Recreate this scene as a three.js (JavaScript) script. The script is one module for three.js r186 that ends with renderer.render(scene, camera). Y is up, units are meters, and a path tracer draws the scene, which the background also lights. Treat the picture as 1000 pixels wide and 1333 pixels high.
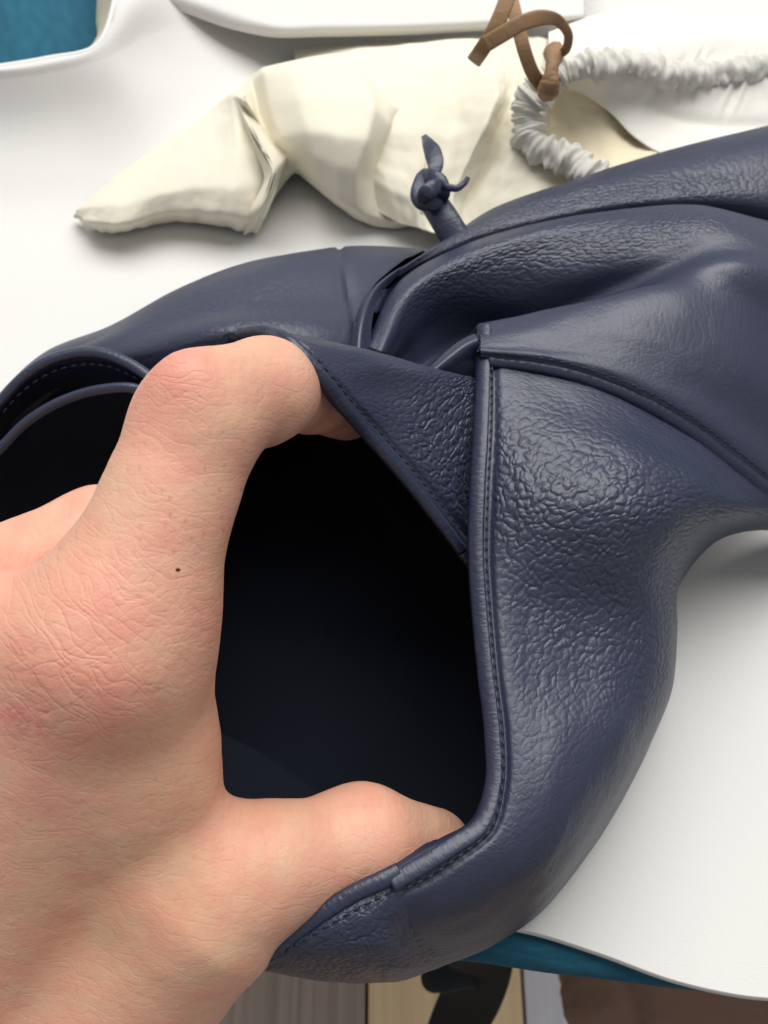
import * as THREE from 'three';
import { mergeGeometries } from 'three/addons/utils/BufferGeometryUtils.js';
import { ImprovedNoise } from 'three/addons/math/ImprovedNoise.js';
import { RectAreaLightUniformsLib } from 'three/addons/lights/RectAreaLightUniformsLib.js';

// ------------------------------------------------------------------ camera, light, exposure
const scene = new THREE.Scene();
const renderer = new THREE.WebGLRenderer({ antialias: true });
renderer.toneMapping = THREE.LinearToneMapping;
renderer.toneMappingExposure = 1.12;
renderer.shadowMap.enabled = true;
RectAreaLightUniformsLib.init();

const W = 1000, H = 1333, FOV = 50, CAMH = 0.20, PITCH = 58 * Math.PI / 180;
const camera = new THREE.PerspectiveCamera(FOV, 0.75, 0.01, 20);
camera.position.set(0, CAMH, 0);
camera.rotation.set(-PITCH, 0, 0);
camera.focus = 0.165;
camera.userData.fStop = 42;

scene.background = new THREE.Color(0.29, 0.292, 0.296);      // the pale room all round

function lamp(name, label, pos, aim, w, h, intensity, color) {
  const g = new THREE.Group(); g.name = name; scene.add(g);
  g.position.set(...pos); g.lookAt(...aim);
  g.userData = { label, category: 'window' };
  const frameM = new THREE.MeshStandardMaterial({ color: 0xdddddd, roughness: 0.6 });
  const t = 0.04;
  for (const [x, y, bw, bh] of [[0, h / 2 + t / 2, w + 2 * t, t], [0, -h / 2 - t / 2, w + 2 * t, t], [-w / 2 - t / 2, 0, t, h], [w / 2 + t / 2, 0, t, h]]) {
    const m = new THREE.Mesh(new THREE.BoxGeometry(bw, bh, 0.05), frameM); m.name = 'frame'; m.position.set(x, y, 0); g.add(m);
  }
  const pane = new THREE.Mesh(new THREE.BoxGeometry(w, h, 0.006), new THREE.MeshStandardMaterial({ color: 0xffffff, emissive: new THREE.Color(...color), emissiveIntensity: 0.6 }));
  pane.name = 'pane'; g.add(pane);
  const L = new THREE.RectAreaLight(new THREE.Color(...color), intensity, w, h);
  L.name = 'window_glow'; L.position.set(...pos); L.lookAt(...aim);
  L.translateZ(-0.012); L.castShadow = true;
  scene.add(L);
  // RectAreaLight shines along its -Z: turn it towards the aim
  const dir = new THREE.Vector3(...aim).sub(new THREE.Vector3(...pos)).normalize();
  L.position.set(...pos).addScaledVector(dir, 0.012);
  L.lookAt(L.position.clone().sub(dir));
  L.rotation.setFromRotationMatrix(new THREE.Matrix4().lookAt(L.position, new THREE.Vector3(...aim), new THREE.Vector3(0, 1, 0)));
}
lamp('roof_window', 'wide bright roof window high above the leather bag', [0.1, 1.5, -0.85], [0, 0.03, -0.15], 2.0, 1.4, 3.7, [1, 0.985, 0.96]);

// ------------------------------------------------------------------ helpers
const TY = Math.tan(FOV * Math.PI / 360), TX = TY * 0.75, CP = Math.cos(PITCH), SP = Math.sin(PITCH);
const camSpace = (X, Y, Z) => new THREE.Vector3(X, CAMH * 1000 - SP * Z + CP * Y, -CP * Z - SP * Y).multiplyScalar(0.001);   // mm right / up / ahead of the viewpoint -> metres
const cs = (px, py, z) => [(px - W / 2) / (W / 2) * TX * z, (H / 2 - py) / (H / 2) * TY * z, z];
const V = (px, py, z) => camSpace(...cs(px, py, z));
const zAt = (px, py, hmm) => (CAMH * 1000 - hmm) / (SP - CP * (H / 2 - py) / (H / 2) * TY);
const VH = (px, py, hmm) => V(px, py, zAt(px, py, hmm));        // a point hmm millimetres above the table
let seed = 7;
const rnd = () => { seed = (seed * 1664525 + 1013904223) >>> 0; return seed / 4294967296; };
const perlin = new ImprovedNoise();
const noise = (x, y, z = 0) => perlin.noise(x, y, z);
const fbm = (x, y, z = 0, o = 4) => { let s = 0, a = 0.5; for (let i = 0; i < o; i++) { s += a * noise(x, y, z); x *= 2.03; y *= 2.03; z *= 2.03; a *= 0.5; } return s; };
const clamp = THREE.MathUtils.clamp, lerp = THREE.MathUtils.lerp, sstep = (a, b, x) => { const t = clamp((x - a) / (b - a), 0, 1); return t * t * (3 - 2 * t); };
const bump2 = (x, y, cx, cy, rx, ry = rx) => Math.exp(-(((x - cx) / rx) ** 2) - (((y - cy) / ry) ** 2));

function splineAt(pts, s) {                                     // s in 0..1 over a list of Vector3, spaced by chord so that it does not overshoot
  const n = pts.length - 1, f = clamp(s, 0, 1) * n, i = Math.min(n - 1, Math.floor(f)), t = f - i, b = pts[i], c = pts[i + 1], e = 1e-7;
  const d = b.distanceTo(c) + e, v = c.clone().sub(b);
  const tan = (p, q, r, dq, dr) => q.clone().sub(p).multiplyScalar(dr / dq).add(r.clone().sub(q).multiplyScalar(dq / dr)).divideScalar(dq + dr);
  const m0 = i > 0 ? tan(pts[i - 1], b, c, pts[i - 1].distanceTo(b) + e, d).multiplyScalar(d) : v.clone(), m1 = i + 2 <= n ? tan(b, c, pts[i + 2], d, c.distanceTo(pts[i + 2]) + e).multiplyScalar(d) : v.clone();
  const t2 = t * t, t3 = t2 * t;
  return b.clone().multiplyScalar(2 * t3 - 3 * t2 + 1).addScaledVector(m0, t3 - 2 * t2 + t).addScaledVector(c, -2 * t3 + 3 * t2).addScaledVector(m1, t3 - t2);
}
// a sheet of leather or cloth through rows of points, thick, with uv in 0..1 and its size in mm kept in userData
function sheet(rows, { nu = 90, nv = 90, th = 1.4, relief, facet = 0 } = {}) {
  const cols = rows.map((r) => { const out = []; for (let i = 0; i <= nu; i++) out.push(splineAt(r, i / nu)); return out; });
  const P = [];
  for (let j = 0; j <= nv; j++) for (let i = 0; i <= nu; i++) P.push(splineAt(cols.map((c) => c[i]), j / nv));
  if (facet) {                                                  // crisp cloth: flat facets between the points, their creases softened a little
    const lin = (r, s) => { const f = clamp(s, 0, 1) * (r.length - 1), i = Math.min(r.length - 2, Math.floor(f)); return r[i].clone().lerp(r[i + 1], f - i); };
    const lc = rows.map((r) => { const o = []; for (let i = 0; i <= nu; i++) o.push(lin(r, i / nu)); return o; });
    for (let j = 0, k = 0; j <= nv; j++) for (let i = 0; i <= nu; i++, k++) P[k].lerp(lin(lc.map((c) => c[i]), j / nv), 0.8);
    for (let it = 0; it < facet; it++) {
      const Q = P.map((p) => p.clone()), q = (i, j) => Q[j * (nu + 1) + i];
      for (let j = 0, k = 0; j <= nv; j++) for (let i = 0; i <= nu; i++, k++) {
        const s = new THREE.Vector3(); let n = 0;
        if (i > 0 && i < nu) { s.add(q(i - 1, j)).add(q(i + 1, j)); n += 2; }
        if (j > 0 && j < nv) { s.add(q(i, j - 1)).add(q(i, j + 1)); n += 2; }
        if (n && !((i === 0 || i === nu) && (j === 0 || j === nv))) P[k].lerp(s.divideScalar(n), 0.7);
      }
    }
  }
  const at = (i, j) => P[clamp(j, 0, nv) * (nu + 1) + clamp(i, 0, nu)];
  const normals = () => { const N = []; for (let j = 0; j <= nv; j++) for (let i = 0; i <= nu; i++) { const a = at(i + 1, j).clone().sub(at(i - 1, j)), b = at(i, j + 1).clone().sub(at(i, j - 1)); const n = a.cross(b).normalize(); if (flip) n.negate(); N.push(n); } return N; };
  let flip = false, N = normals(), facing = 0;                  // the face that is looked at carries the relief; thickness goes behind it
  N.forEach((n, k) => { facing += n.dot(camera.position.clone().sub(P[k]).normalize()); });
  if (facing < 0) { flip = true; N = normals(); }
  if (relief) { const n0 = N; for (let j = 0; j <= nv; j++) for (let i = 0; i <= nu; i++) { const k = j * (nu + 1) + i; P[k].addScaledVector(n0[k], relief(i / nu, j / nv, P[k]) * 0.001); } N = normals(); }
  let lu = 0, lv = 0;
  const jm = nv >> 1, im = nu >> 1;
  for (let i = 0; i < nu; i++) lu += at(i, jm).distanceTo(at(i + 1, jm));
  for (let j = 0; j < nv; j++) lv += at(im, j).distanceTo(at(im, j + 1));
  const pos = [], nor = [], uv = [], idx = [], K = (nu + 1) * (nv + 1);
  for (let side = 0; side < 2; side++) for (let j = 0; j <= nv; j++) for (let i = 0; i <= nu; i++) {
    const k = j * (nu + 1) + i, p = P[k].clone(); if (side) p.addScaledVector(N[k], -th * 0.001);
    const n = side ? N[k].clone().negate() : N[k];
    pos.push(p.x, p.y, p.z); nor.push(n.x, n.y, n.z); uv.push(i / nu, j / nv);
  }
  for (let side = 0; side < 2; side++) for (let j = 0; j < nv; j++) for (let i = 0; i < nu; i++) {
    const a = side * K + j * (nu + 1) + i, b = a + 1, c = a + nu + 1, d = c + 1;
    if ((side === 1) !== flip) idx.push(a, d, b, a, c, d); else idx.push(a, b, d, a, d, c);
  }
  const edge = [];                                              // the cut edge all round
  for (let i = 0; i < nu; i++) edge.push([i, 0]); for (let j = 0; j < nv; j++) edge.push([nu, j]);
  for (let i = nu; i > 0; i--) edge.push([i, nv]); for (let j = nv; j > 0; j--) edge.push([0, j]);
  const E = edge.length, eb = pos.length / 3;
  edge.forEach(([i, j], e) => {
    const k = j * (nu + 1) + i, q = edge[(e + 1) % E], r = edge[(e + E - 1) % E], t = at(...q).clone().sub(at(...r)).normalize();
    const out = t.cross(N[k]).normalize(); if (flip) out.negate();
    for (const [off, w] of [[0, 0.5], [0.5, 1], [1, 0.5]]) {
      const p = P[k].clone().addScaledVector(N[k], -th * 0.001 * off); if (off === 0.5) p.addScaledVector(out, th * 0.0004);
      const n = out.clone().addScaledVector(N[k], (0.5 - off) * 2).normalize();
      pos.push(p.x, p.y, p.z); nor.push(n.x, n.y, n.z); uv.push(i / nu, j / nv);
    }
  });
  for (let e = 0; e < E; e++) for (let s = 0; s < 2; s++) { const a = eb + e * 3 + s, b = eb + ((e + 1) % E) * 3 + s; if (!flip) idx.push(a, b + 1, b, a, a + 1, b + 1); else idx.push(a, b, b + 1, a, b + 1, a + 1); }
  const g = new THREE.BufferGeometry();
  g.setAttribute('position', new THREE.Float32BufferAttribute(pos, 3)); g.setAttribute('normal', new THREE.Float32BufferAttribute(nor, 3));
  g.setAttribute('uv', new THREE.Float32BufferAttribute(uv, 2)); g.setIndex(idx);
  g.userData = { lu: lu * 1000, lv: lv * 1000, P, N, nu, nv, surf: (u, v, lift = 0) => { const k = Math.round(clamp(v, 0, 1) * nv) * (nu + 1) + Math.round(clamp(u, 0, 1) * nu); return P[k].clone().addScaledVector(N[k], lift * 0.001); } };
  return g;
}
// an oval cord or strap along points: half width a, half height b, in mm; up = direction of the flat face
function strap(pts, a, b, { n = 80, m = 14, up, taper, wobble, power = 1 } = {}) {
  const pos = [], uv = [], idx = [], C = []; let len = 0;
  for (let i = 0; i <= n; i++) C.push(splineAt(pts, i / n));
  for (let i = 0; i <= n; i++) {
    if (i) len += C[i].distanceTo(C[i - 1]);
    const t = C[Math.min(n, i + 1)].clone().sub(C[Math.max(0, i - 1)]).normalize();
    const w = typeof up === 'function' ? up(i / n, C[i]) : (up ?? camera.position.clone().sub(C[i]));
    const s = t.clone().cross(w).normalize(), u = s.clone().cross(t).normalize(), k = (taper ? taper(i / n) : 1);
    for (let j = 0; j <= m; j++) {
      const q = j / m * Math.PI * 2, c = Math.cos(q), d = Math.sin(q), f = 1 + (wobble ? wobble(i / n, q) : 0);
      const sc = Math.sign(c) * Math.abs(c) ** power, sd = Math.sign(d) * Math.abs(d) ** power;
      const p = C[i].clone().addScaledVector(s, sc * a * k * f * 0.001).addScaledVector(u, sd * b * k * f * 0.001);
      pos.push(p.x, p.y, p.z); uv.push(len * 1000, j / m * 2 * (a + b));
    }
  }
  for (let i = 0; i < n; i++) for (let j = 0; j < m; j++) { const A = i * (m + 1) + j, B = A + m + 1; idx.push(A, A + 1, B, B, A + 1, B + 1); }
  for (const [row, dir] of [[0, 1], [n, -1]]) {                 // close both ends
    const c = pos.length / 3; pos.push(C[row].x, C[row].y, C[row].z); uv.push(0, 0);
    for (let j = 0; j < m; j++) { const A = row * (m + 1) + j; if (dir > 0) idx.push(c, A + 1, A); else idx.push(c, A, A + 1); }
  }
  const g = new THREE.BufferGeometry();
  g.setAttribute('position', new THREE.Float32BufferAttribute(pos, 3)); g.setAttribute('uv', new THREE.Float32BufferAttribute(uv, 2)); g.setIndex(idx);
  g.computeVertexNormals();
  return g;
}
// thread stitches along a line of points lying on leather
function stitches(pts, pitch, len, r, lift) {
  const list = [], N = 400, C = []; let L = 0; const acc = [0];
  for (let i = 0; i <= N; i++) { C.push(splineAt(pts, i / N)); if (i) { L += C[i].distanceTo(C[i - 1]) * 1000; acc.push(L); } }
  const pt = (d) => { let i = 1; while (i < N && acc[i] < d) i++; const t = (d - acc[i - 1]) / Math.max(1e-9, acc[i] - acc[i - 1]); return C[i - 1].clone().lerp(C[i], t); };
  for (let d = pitch * 0.3; d + len < L; d += pitch * (0.94 + 0.12 * rnd())) {
    const a = pt(d), b = pt(d + len), m = a.clone().lerp(b, 0.5), to = camera.position.clone().sub(m).normalize();
    m.addScaledVector(to, lift * 0.001);
    list.push(strap([a, m, b], r, r * 0.8, { n: 6, m: 6, taper: (t) => 0.55 + 0.45 * Math.sin(Math.PI * t) }));
  }
  return mergeGeometries(list);
}
const tex = (w, h, fn, { channels = 1, srgb = false } = {}) => {
  const data = new Uint8Array(w * h * 4);
  for (let y = 0; y < h; y++) for (let x = 0; x < w; x++) {
    const v = fn((x + 0.5) / w, (y + 0.5) / h), o = (y * w + x) * 4;
    if (channels === 1) { const b = clamp(v, 0, 1) * 255; data[o] = data[o + 1] = data[o + 2] = b; } else { data[o] = clamp(v[0], 0, 1) * 255; data[o + 1] = clamp(v[1], 0, 1) * 255; data[o + 2] = clamp(v[2], 0, 1) * 255; }
    data[o + 3] = 255;
  }
  const t = new THREE.DataTexture(data, w, h); t.magFilter = t.minFilter = THREE.LinearFilter; t.wrapS = t.wrapT = THREE.RepeatWrapping;
  if (srgb) t.colorSpace = THREE.SRGBColorSpace; t.needsUpdate = true;
  return t;
};
const hash = (i, j, k) => { let h = (i * 374761393 + j * 668265263 + k * 2147483647) | 0; h = Math.imul(h ^ (h >>> 13), 1274126177); return ((h ^ (h >>> 16)) >>> 0) / 4294967296; };
function cells(x, y) {                                          // distance to the nearest and second nearest scattered point
  const i0 = Math.floor(x), j0 = Math.floor(y); let a = 9, b = 9, id = 0;
  for (let j = j0 - 1; j <= j0 + 1; j++) for (let i = i0 - 1; i <= i0 + 1; i++) {
    const dx = i + 0.1 + 0.8 * hash(i, j, 1) - x, dy = j + 0.1 + 0.8 * hash(i, j, 2) - y, d = Math.sqrt(dx * dx + dy * dy);
    if (d < a) { b = a; a = d; id = hash(i, j, 3); } else if (d < b) b = d;
  }
  return [a, b, id];
}
// pebbled leather: grain in mm, mask(u, v) says how deep the grain is there
function grainTex(lu, lv, size, mask, res = 1024, stretch = 1, turn = 0) {
  const c = Math.cos(turn), s = Math.sin(turn);
  return tex(res, res, (u, v) => {
    const X = u * lu, Y = v * lv, wx = X + 0.7 * noise(X * 0.5, Y * 0.5, 3), wy = Y + 0.7 * noise(X * 0.5, Y * 0.5, 9);
    const rx = (wx * c + wy * s) / size / stretch, ry = (-wx * s + wy * c) / size;
    const i0 = Math.floor(rx), j0 = Math.floor(ry); let sum = 0;
    for (let j = j0 - 1; j <= j0 + 1; j++) for (let i = i0 - 1; i <= i0 + 1; i++) {
      const dx = i + 0.08 + 0.84 * hash(i, j, 1) - rx, dy = j + 0.08 + 0.84 * hash(i, j, 2) - ry;
      sum += (0.75 + 0.5 * hash(i, j, 3)) * Math.exp(-20 * (dx * dx + dy * dy));
    }
    const pebble = 0.75 + 2.3 * Math.log(sum + 1e-4) / 20;
    const line = Math.max(0, 1 - 3.2 * Math.abs(noise(rx * 0.22, ry * 0.75, 21))) ** 3;      // longer creases that run along the grain
    const m = mask(u, v), patch = 0.85 + 0.4 * noise(X * 0.22, Y * 0.22, 12);
    const fine = 0.07 * noise(X * 3.1, Y * 3.1, 5) + 0.06 * noise(X * 6.5, Y * 6.5, 2) + 0.05 * noise(X * 1.3, Y * 1.3, 31);
    return 0.45 + ((pebble - 0.35) * 0.7 - 0.04 * line) * m * patch + fine * (0.45 + 0.75 * m);
  });
}
function add(parent, name, geo, mat, extra) { const m = new THREE.Mesh(geo, mat); m.name = name; m.castShadow = m.receiveShadow = true; if (extra) Object.assign(m.userData, extra); parent.add(m); return m; }
function thing(name, label, category, at, group) {
  const g = new THREE.Group(); g.name = name; g.userData = { label, category }; if (group) g.userData.group = group; scene.add(g); return g;
}
const std = (o) => new THREE.MeshStandardMaterial(o), phys = (o) => new THREE.MeshPhysicalMaterial(o);

// ------------------------------------------------------------------ the setting: floor, bench, white sheet
const FLOOR = -0.42;
const floor = new THREE.Mesh(new THREE.BoxGeometry(3, 0.02, 3), std({ color: new THREE.Color(0.12, 0.1, 0.085), roughness: 0.8 }));
floor.name = 'floor'; floor.position.set(0, FLOOR - 0.026, 0); floor.userData.kind = 'structure'; scene.add(floor);
{
  const grainMap = (a, b, k) => tex(256, 1024, (u, v) => {
    const g = 0.5 + 0.5 * noise(u * 14 + 2 * noise(v * 2, u * 3, k), v * 1.6, k) * 0.9 + 0.25 * noise(u * 60, v * 5, k + 3);
    return [lerp(a[0], b[0], g), lerp(a[1], b[1], g), lerp(a[2], b[2], g)];
  }, { channels: 3, srgb: true });
  const kinds = [std({ map: grainMap([0.78, 0.66, 0.50], [0.88, 0.78, 0.62], 1), roughness: 0.55 }), std({ map: grainMap([0.46, 0.40, 0.36], [0.68, 0.61, 0.56], 5), roughness: 0.6 }), std({ map: grainMap([0.70, 0.69, 0.71], [0.76, 0.75, 0.77], 8), roughness: 0.6 })];
  const w = 0.082, geo = new THREE.BoxGeometry(w - 0.002, 0.014, 1.2);
  const tones = [1, 0, 1, 1, 1, 0, 2, 1, 0, 1, 0];
  tones.forEach((k, i) => { const p = new THREE.Mesh(geo, kinds[k]); p.name = 'plank'; p.position.set((i - 5) * w + 0.032, 0.017 + 0.0004 * (i % 3), -0.1); floor.add(p); p.receiveShadow = true; });
}
// teal suede bench under everything
{
  const b = thing('teal_bench', 'teal suede bench lying under the white sheet', 'bench');
  const sm = std({ roughness: 0.95, map: tex(512, 512, (u, v) => { const n = fbm(u * 9, v * 9, 2, 5) + 0.35 * noise(u * 120, v * 120, 1); return [0.10 + 0.06 * n, 0.335 + 0.11 * n, 0.42 + 0.12 * n]; }, { channels: 3, srgb: true }) });
  sm.map.repeat.set(2, 2);
  const e = [[-250, 1232], [100, 1236], [420, 1240], [628, 1247], [700, 1258], [784, 1268], [900, 1282], [1300, 1300]];
  const rows = [e.map(([x, y]) => VH(x, y, -46)), e.map(([x, y]) => VH(x, y, -16)), e.map(([x, y]) => VH(x, y - 8, -3)), e.map(([x, y]) => VH(x, y - 24, -2.0)), e.map(([x, y]) => VH(x, y - 60, -1.9)), e.map(([x, y]) => VH(x, y - 160, -1.9)), e.map(([x, y]) => VH(x, 800, -1.9)), e.map(([x, y]) => VH(lerp(500, x, 1.2), 100, -1.9)), e.map(([x]) => VH(lerp(500, x, 1.5), -300, -1.9))];
  add(b, 'seat', sheet(rows, { nu: 60, nv: 120, th: 3 }), sm);
  const leg = new THREE.CylinderGeometry(0.014, 0.01, 0.38, 20);
  for (const [x, z] of [[-0.45, -0.55], [0.45, -0.55]]) { const m = add(b, 'leg', leg, std({ color: 0x3a2a1e, roughness: 0.5 })); m.position.set(x, FLOOR + 0.19, z); }
}
const whiteM = phys({ color: new THREE.Color(0.68, 0.67, 0.645), roughness: 0.5, sheen: 0.2, bumpScale: 0.00007, bumpMap: tex(512, 512, (u, v) => 0.5 + 0.3 * fbm(u * 40, v * 40, 1, 3)) });
whiteM.bumpMap.repeat.set(6, 6);
{
  const t = thing('white_sheet', 'large white vinyl sheet spread under the leather bag, its corner curling', 'sheet');
  // rows from the near edge to the far side; each runs left to right [x, y, height mm]
  const R = [
    [[-300, 1195, 0], [100, 1195, 0], [400, 1195, 0], [500, 1196, 0], [600, 1198, 0.4], [690, 1212, 0.6], [780, 1240, 0.5], [880, 1276, 0.5], [960, 1294, 0.8], [1100, 1302, 1]],
    [[-300, 1150, 0], [100, 1150, 0], [400, 1150, 0], [500, 1150, 0], [600, 1150, 0.2], [700, 1165, 0.5], [790, 1190, 0.5], [890, 1220, 0.5], [970, 1235, 0.8], [1120, 1240, 1]],
    [[-300, 1080, 0], [100, 1080, 0], [400, 1080, 0], [500, 1080, 0], [600, 1080, 0], [700, 1085, 0.5], [790, 1100, 0.5], [890, 1115, 0.5], [980, 1125, 0.8], [1130, 1130, 1]],
    [[-300, 900, 0], [100, 900, 0], [400, 900, 0], [500, 900, 0], [600, 900, 0], [700, 900, 0.5], [800, 900, 0.5], [900, 900, 0.5], [1000, 900, 1], [1160, 900, 1]],
    [[-260, 600, 0], [100, 600, 0], [400, 600, 0], [500, 600, 0], [600, 600, 0], [700, 600, 0], [800, 600, 0], [900, 600, 0], [1000, 600, 0], [1200, 600, 0]],
    [[-240, 380, 0], [0, 380, 0], [180, 380, 0], [290, 380, 0], [400, 380, 0], [560, 380, 0], [720, 380, 0], [880, 380, 0], [1040, 380, 0], [1260, 380, 0]],
    [[-220, 250, 1.5], [-40, 245, 1.5], [110, 240, 1.5], [210, 236, 1.5], [300, 230, 0], [480, 230, 0], [680, 230, 0], [880, 230, 0], [1040, 230, 0], [1300, 230, 0]],
    [[-220, 165, 11], [-60, 155, 10], [80, 146, 10], [170, 132, 11], [260, 130, 7], [400, 120, 0], [640, 120, 0], [880, 120, 0], [1060, 120, 0], [1320, 120, 0]],
    [[-200, 115, 18], [-60, 108, 17], [64, 96, 17], [140, 76, 18], [200, 46, 17], [360, 60, 2], [640, 65, 0], [880, 65, 0], [1060, 65, 0], [1330, 65, 0]],
    [[-190, 103, 20], [-45, 95, 19], [62, 82, 19], [128, 62, 20], [170, 2, 24], [300, -20, 8], [640, -10, 0], [880, -10, 0], [1060, -10, 0], [1340, -10, 0]],
    [[-180, 99, 20], [-30, 90, 19], [62, 76, 19], [122, 62, 20], [152, -8, 25], [170, -120, 24], [640, -150, 0], [880, -150, 0], [1060, -150, 0], [1400, -150, 0]],
  ];
  add(t, 'sheet', sheet(R.map((r) => r.map(([x, y, h]) => VH(x, y, h))), { nu: 150, nv: 150, th: 1.2 }), whiteM);
  // rolled edge of the curling corner, with the cream underside behind it
  const e = [[-180, 99, 19.6], [-30, 90, 18.6], [62, 76, 18.6], [122, 62, 19.6], [152, -8, 24.6], [170, -120, 23.6]];
  add(t, 'edge_trim', strap(e.map(([x, y, h]) => VH(x, y, h)), 0.65, 0.7, { n: 160 }), std({ color: new THREE.Color(0.82, 0.82, 0.81), roughness: 0.5 }));
  const under = std({ color: new THREE.Color(0.62, 0.58, 0.45), roughness: 0.8 });
  add(t, 'underside', sheet([
    [[90, 71, 19], [116, 63, 19.6], [134, 46, 21], [146, 22, 23], [150, -4, 24.6], [154, -50, 25.4]].map(([x, y, h]) => VH(x, y, h)),
    [[86, 71, 11], [112, 64, 11], [126, 48, 10], [130, 26, 9], [132, 0, 10], [133, -40, 10]].map(([x, y, h]) => VH(x, y, h)),
    [[84, 73, 0], [110, 67, 0], [124, 54, 0], [125, 28, 0], [126, 0, 0], [126, -40, 0]].map(([x, y, h]) => VH(x, y, h)),
  ], { nu: 40, nv: 20, th: 0.8 }), under);
  // the part of the sheet folded back over itself at the far side
  add(t, 'folded_layer', sheet([
    [[180, -6, 18], [250, 20, 16], [310, 40, 13], [350, 48, 11], [420, 48, 11], [520, 46, 11], [600, 42, 11], [680, 36, 11], [760, 30, 11]].map(([x, y, h]) => VH(x, y, h)),
    [[190, -14, 21], [258, 12, 18], [318, 32, 15], [355, 40, 14], [420, 40, 14], [520, 38, 14], [600, 34, 14], [680, 28, 14], [760, 22, 14]].map(([x, y, h]) => VH(x, y, h)),
    [[240, -40, 22], [290, -20, 19], [340, -5, 16], [370, 0, 15], [430, 0, 15], [520, 0, 15], [600, 0, 15], [680, 0, 15], [760, 0, 15]].map(([x, y, h]) => VH(x, y, h)),
    [[240, -120, 22], [290, -110, 19], [340, -100, 16], [370, -100, 15], [430, -100, 15], [520, -100, 15], [600, -100, 15], [680, -100, 15], [760, -100, 15]].map(([x, y, h]) => VH(x, y, h)),
  ], { nu: 80, nv: 40, th: 1.4 }), whiteM);
}

// ------------------------------------------------------------------ navy leather bag
const bag = thing('leather_bag', 'navy pebbled leather hobo bag held open by the hand', 'handbag');
const NAVY = new THREE.Color(0.018, 0.025, 0.058);
const leather = (geo, grain, mask, depth, o = {}) => phys({ color: o.color ?? NAVY, roughness: o.rough ?? 0.45, ior: 1.7, specularIntensity: o.spec ?? 1.0, bumpScale: depth, bumpMap: grainTex(geo.userData.lu, geo.userData.lv, grain, mask, o.res ?? 1024, o.stretch ?? 1, o.turn ?? 0) });
const plain = phys({ color: NAVY, roughness: 0.42, ior: 1.65, specularIntensity: 1.0, bumpScale: 0.0002, bumpMap: tex(512, 512, (u, v) => 0.5 + 0.35 * fbm(u * 30, v * 30, 4, 4)) });
plain.bumpMap.repeat.set(0.05, 0.05);
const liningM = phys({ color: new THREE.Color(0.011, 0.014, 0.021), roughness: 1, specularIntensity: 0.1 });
const threadM = std({ color: new THREE.Color(0.012, 0.015, 0.03), roughness: 0.6 });
const S = (rows) => rows.map((r) => r.map((p) => V(...p)));

// front panel, from the rim of the mouth to its right-hand outline; rows go down the picture
const frontRows = [
  [[622, 446, 194.5], [642, 453, 194], [700, 460, 193.8], [770, 476, 194.6], [840, 507, 196.4], [905, 546, 199], [965, 593, 203], [1030, 643, 210.5], [1090, 700, 222]],
  [[622, 474, 192.2], [642, 478, 191.6], [700, 486, 191.8], [770, 503, 192.6], [840, 534, 194.2], [905, 571, 196.8], [965, 616, 201], [1028, 660, 209], [1084, 712, 221]],
  [[621, 504, 190.6], [642, 507, 189.5], [700, 514, 189], [770, 532, 189], [840, 562, 190.4], [905, 596, 193.6], [962, 636, 199], [1018, 670, 208.5], [1070, 718, 221]],
  [[618, 560, 187], [641, 562, 185.6], [700, 570, 183], [770, 580, 182], [835, 600, 182], [892, 626, 185], [945, 655, 193], [1000, 676, 211], [1050, 700, 228]],
  [[613, 640, 183], [637, 642, 181.4], [695, 648, 177.5], [760, 655, 176], [820, 662, 177], [870, 674, 181], [905, 692, 192], [918, 702, 207], [930, 706, 223]],
  [[611, 720, 180], [635, 721, 178.6], [690, 722, 177], [750, 724, 177], [805, 727, 178], [846, 735, 182], [872, 748, 191], [884, 756, 206], [886, 760, 221]],
  [[616, 800, 177], [640, 800, 175.6], [695, 800, 177], [752, 800, 179], [805, 802, 181], [846, 808, 184], [871, 816, 190], [882, 820, 200], [880, 824, 212]],
  [[624, 880, 173.5], [647, 879, 172.2], [702, 876, 174], [758, 876, 177], [808, 878, 179.5], [845, 882, 183], [868, 886, 189], [877, 888, 198], [874, 890, 210]],
  [[633, 960, 170], [656, 958, 168.8], [708, 952, 169.5], [760, 950, 172], [802, 952, 175], [828, 954, 180], [845, 958, 187], [850, 962, 196], [845, 965, 207]],
  [[634, 1020, 167], [656, 1022, 166], [706, 1026, 166], [750, 1030, 168.5], [778, 1032, 172.5], [798, 1037, 178], [808, 1041, 185], [810, 1044, 194], [802, 1046, 203]],
  [[616, 1070, 164], [640, 1082, 163.2], [684, 1102, 164], [718, 1112, 167], [738, 1117, 171], [749, 1122, 177], [753, 1126, 184], [752, 1130, 192], [744, 1132, 199]],
  [[580, 1094, 162], [600, 1116, 161.5], [634, 1150, 163], [660, 1170, 167], [678, 1182, 172], [688, 1190, 178], [692, 1196, 184], [690, 1200, 190], [682, 1202, 195]],
  [[548, 1112, 161], [564, 1142, 160.7], [588, 1184, 163], [606, 1208, 167.5], [620, 1222, 173], [628, 1230, 178], [630, 1235, 183], [626, 1238, 188], [618, 1240, 192]],
  [[505, 1140, 160], [516, 1165, 160], [534, 1200, 163], [550, 1226, 168], [562, 1244, 173], [570, 1253, 178], [572, 1258, 183], [568, 1260, 187], [562, 1262, 191]],
];
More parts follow.
